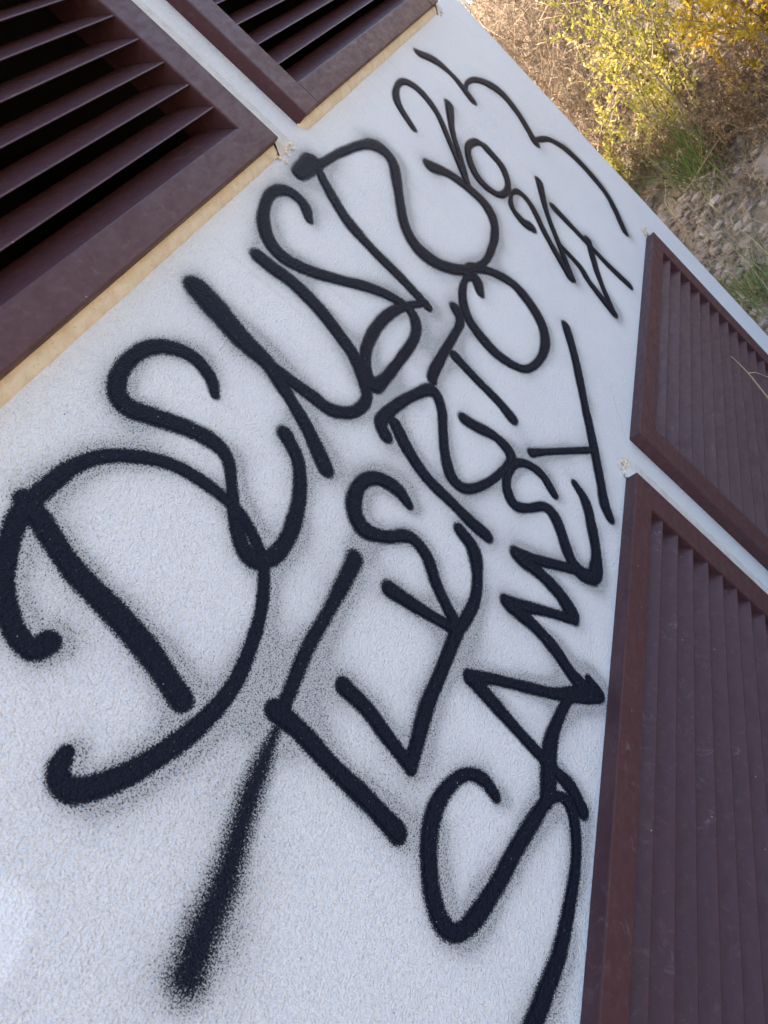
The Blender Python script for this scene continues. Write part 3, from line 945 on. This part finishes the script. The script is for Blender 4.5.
def bent(label, P, w, fork=None, mat=None):
    g = Geo()
    Q = [Vector(q) for q in P]
    pts = []
    for i in range(len(Q) - 1):
        a, b, c, d = Q[max(i - 1, 0)], Q[i], Q[i + 1], Q[min(i + 2, len(Q) - 1)]
        for k in range(5):
            t = k / 5
            pts.append(.5 * ((2 * b) + (c - a) * t + (2 * a - 5 * b + 4 * c - d) * t * t + (3 * b - a - 3 * c + d) * t ** 3))
    pts.append(Q[-1])
    g.tube(pts, w, w * .4, .75, 5)
    if fork:
        g.tube([Vector(q) for q in fork], w * .55, w * .25, .9, 4)
    p = Q[0]
    o = g.build('dry_stalk', M_STRAW, None, p[:]); o.location = p
    tag(o, label, 'stalk', 'dry grass stalks by the wall')
bent('pale forked dry stalk standing in front of the lower far vent', [(.60, -.12, -.87), (.655, -.12, -.56), (.688, -.12, -.419), (.713, -.12, -.328), (.707, -.12, -.249)], .0034, [(.713, -.12, -.328), (.775, -.118, -.375), (.822, -.12, -.436), (.84, -.12, -.50)])
bent('thick pale straw stem leaning across the rubble at the right edge', [(2.0, -0.104, -0.861), (2.0, -0.104, -0.761), (2.03, -0.1, -0.618), (2.06, -0.086, -0.519), (2.09, -0.064, -0.424)], 0.003)
bent('long thin straw stem crossing the rubble just beside the wall edge', [(2.0, -0.011, -0.86), (2.0, -0.011, -0.8), (2.03, -0.021, -0.627), (2.06, -0.009, -0.461), (2.09, 0.005, -0.313)], 0.0022)
bent('short upright straw stem standing on the rubble near the wall edge', [(2.7, 0.223, -0.586), (2.7, 0.223, -0.367), (2.73, 0.191, -0.316), (2.76, 0.165, -0.274)], 0.0028)
bent('upright straw stem with a bent seed head on the middle of the rubble', [(2.65, 0.061, -0.625), (2.65, 0.061, -0.495), (2.68, 0.025, -0.445), (2.71, -0.04, -0.379)], 0.0028)
bent('bent straw stem below the green grass tuft', [(2.75, 0.154, -0.562), (2.75, 0.154, -0.406), (2.78, 0.086, -0.378), (2.81, -0.062, -0.329), (2.84, -0.129, -0.313)], 0.0024)
bent('low nearly level straw stem near the right edge above the lower far vent', [(2.15, 0.077, -0.839), (2.15, 0.077, -0.449), (2.18, 0.013, -0.535), (2.21, -0.07, -0.686)], 0.0018)


# larger rocks
ROCKS = [(2.62, -.05, .04), (2.50, .10, .03), (2.75, .22, .034), (2.95, .30, .035), (2.80, -.10, .045), (2.45, .02, .036), (2.70, -.22, .06), (2.90, -.25, .05), (2.35, .12, .028), (3.05, .38, .035), (2.6, .2, .03), (2.85, .12, .03)]
RL_ = ['grey brown rock lying in the rubble of the bank'] * len(ROCKS)
for (x, y, r) in ROCKS:
    g = Geo(); p = on(x, y, -r * .1); stone(g, p, r, random.uniform(.1, .7), 3)
    o = g.build('rock', M_STONE, None, p[:]); o.location = p
    tag(o, 'grey brown rock lying in the rubble of the bank', 'rock', 'rocks in the rubble')

grass('dry_litter', 'short broken straw and twig litter lying between the stones', 'litter', on(2.6, .1), .28, 2200, .05, M_STRAW, .0035, 3.0, kind='stuff', tmean=.2, pos=[(2.1, .1), (2.4, .0), (2.6, .2), (2.9, .1), (2.7, -.15), (3.2, .3)])

dry_brush('dry_shrub', 'straggling pale dry twigs lying over the rubble below the reddish shrub', 'shrub', on(2.72, -.05), .16, .16, 40, M_TWIG, .6, 2, grav=-.12)


# corrugated sheet fence behind the brush
fx, fy0, fy1 = 5.3, 0.86, 3.6
fence = empty('corrugated_fence', (fx, fy0, hh(fx, fy0) - .05)); tag(fence, 'white corrugated metal sheet fence just past the top of the wall edge', 'fence')
b = bmesh.new()
n = 200; rows = []
for i in range(n + 1):
    y = (fy1 - fy0) * i / n
    xx = .013 * math.sin(2 * math.pi * y / .052)
    rows.append((b.verts.new((xx, y, 0.0)), b.verts.new((xx, y, 1.5)), b.verts.new((xx + .0025, y, 0.0)), b.verts.new((xx + .0025, y, 1.5))))
for i in range(n):
    p, q = rows[i], rows[i + 1]
    b.faces.new((p[0], q[0], q[1], p[1])); b.faces.new((p[2], p[3], q[3], q[2]))
    b.faces.new((p[1], q[1], q[3], p[3])); b.faces.new((p[0], p[2], q[2], q[0]))
from_bm('sheet_panel', b, M_SHEET, fence)
for yy in (.03, 1.3, 2.7):
    b = bmesh.new()
    bm_box(b, .02, .06, yy, yy + .04, -.1, 1.55, .003)
    from_bm('post', b, M_ROOF, fence)

print('scene done', len(bpy.data.objects))
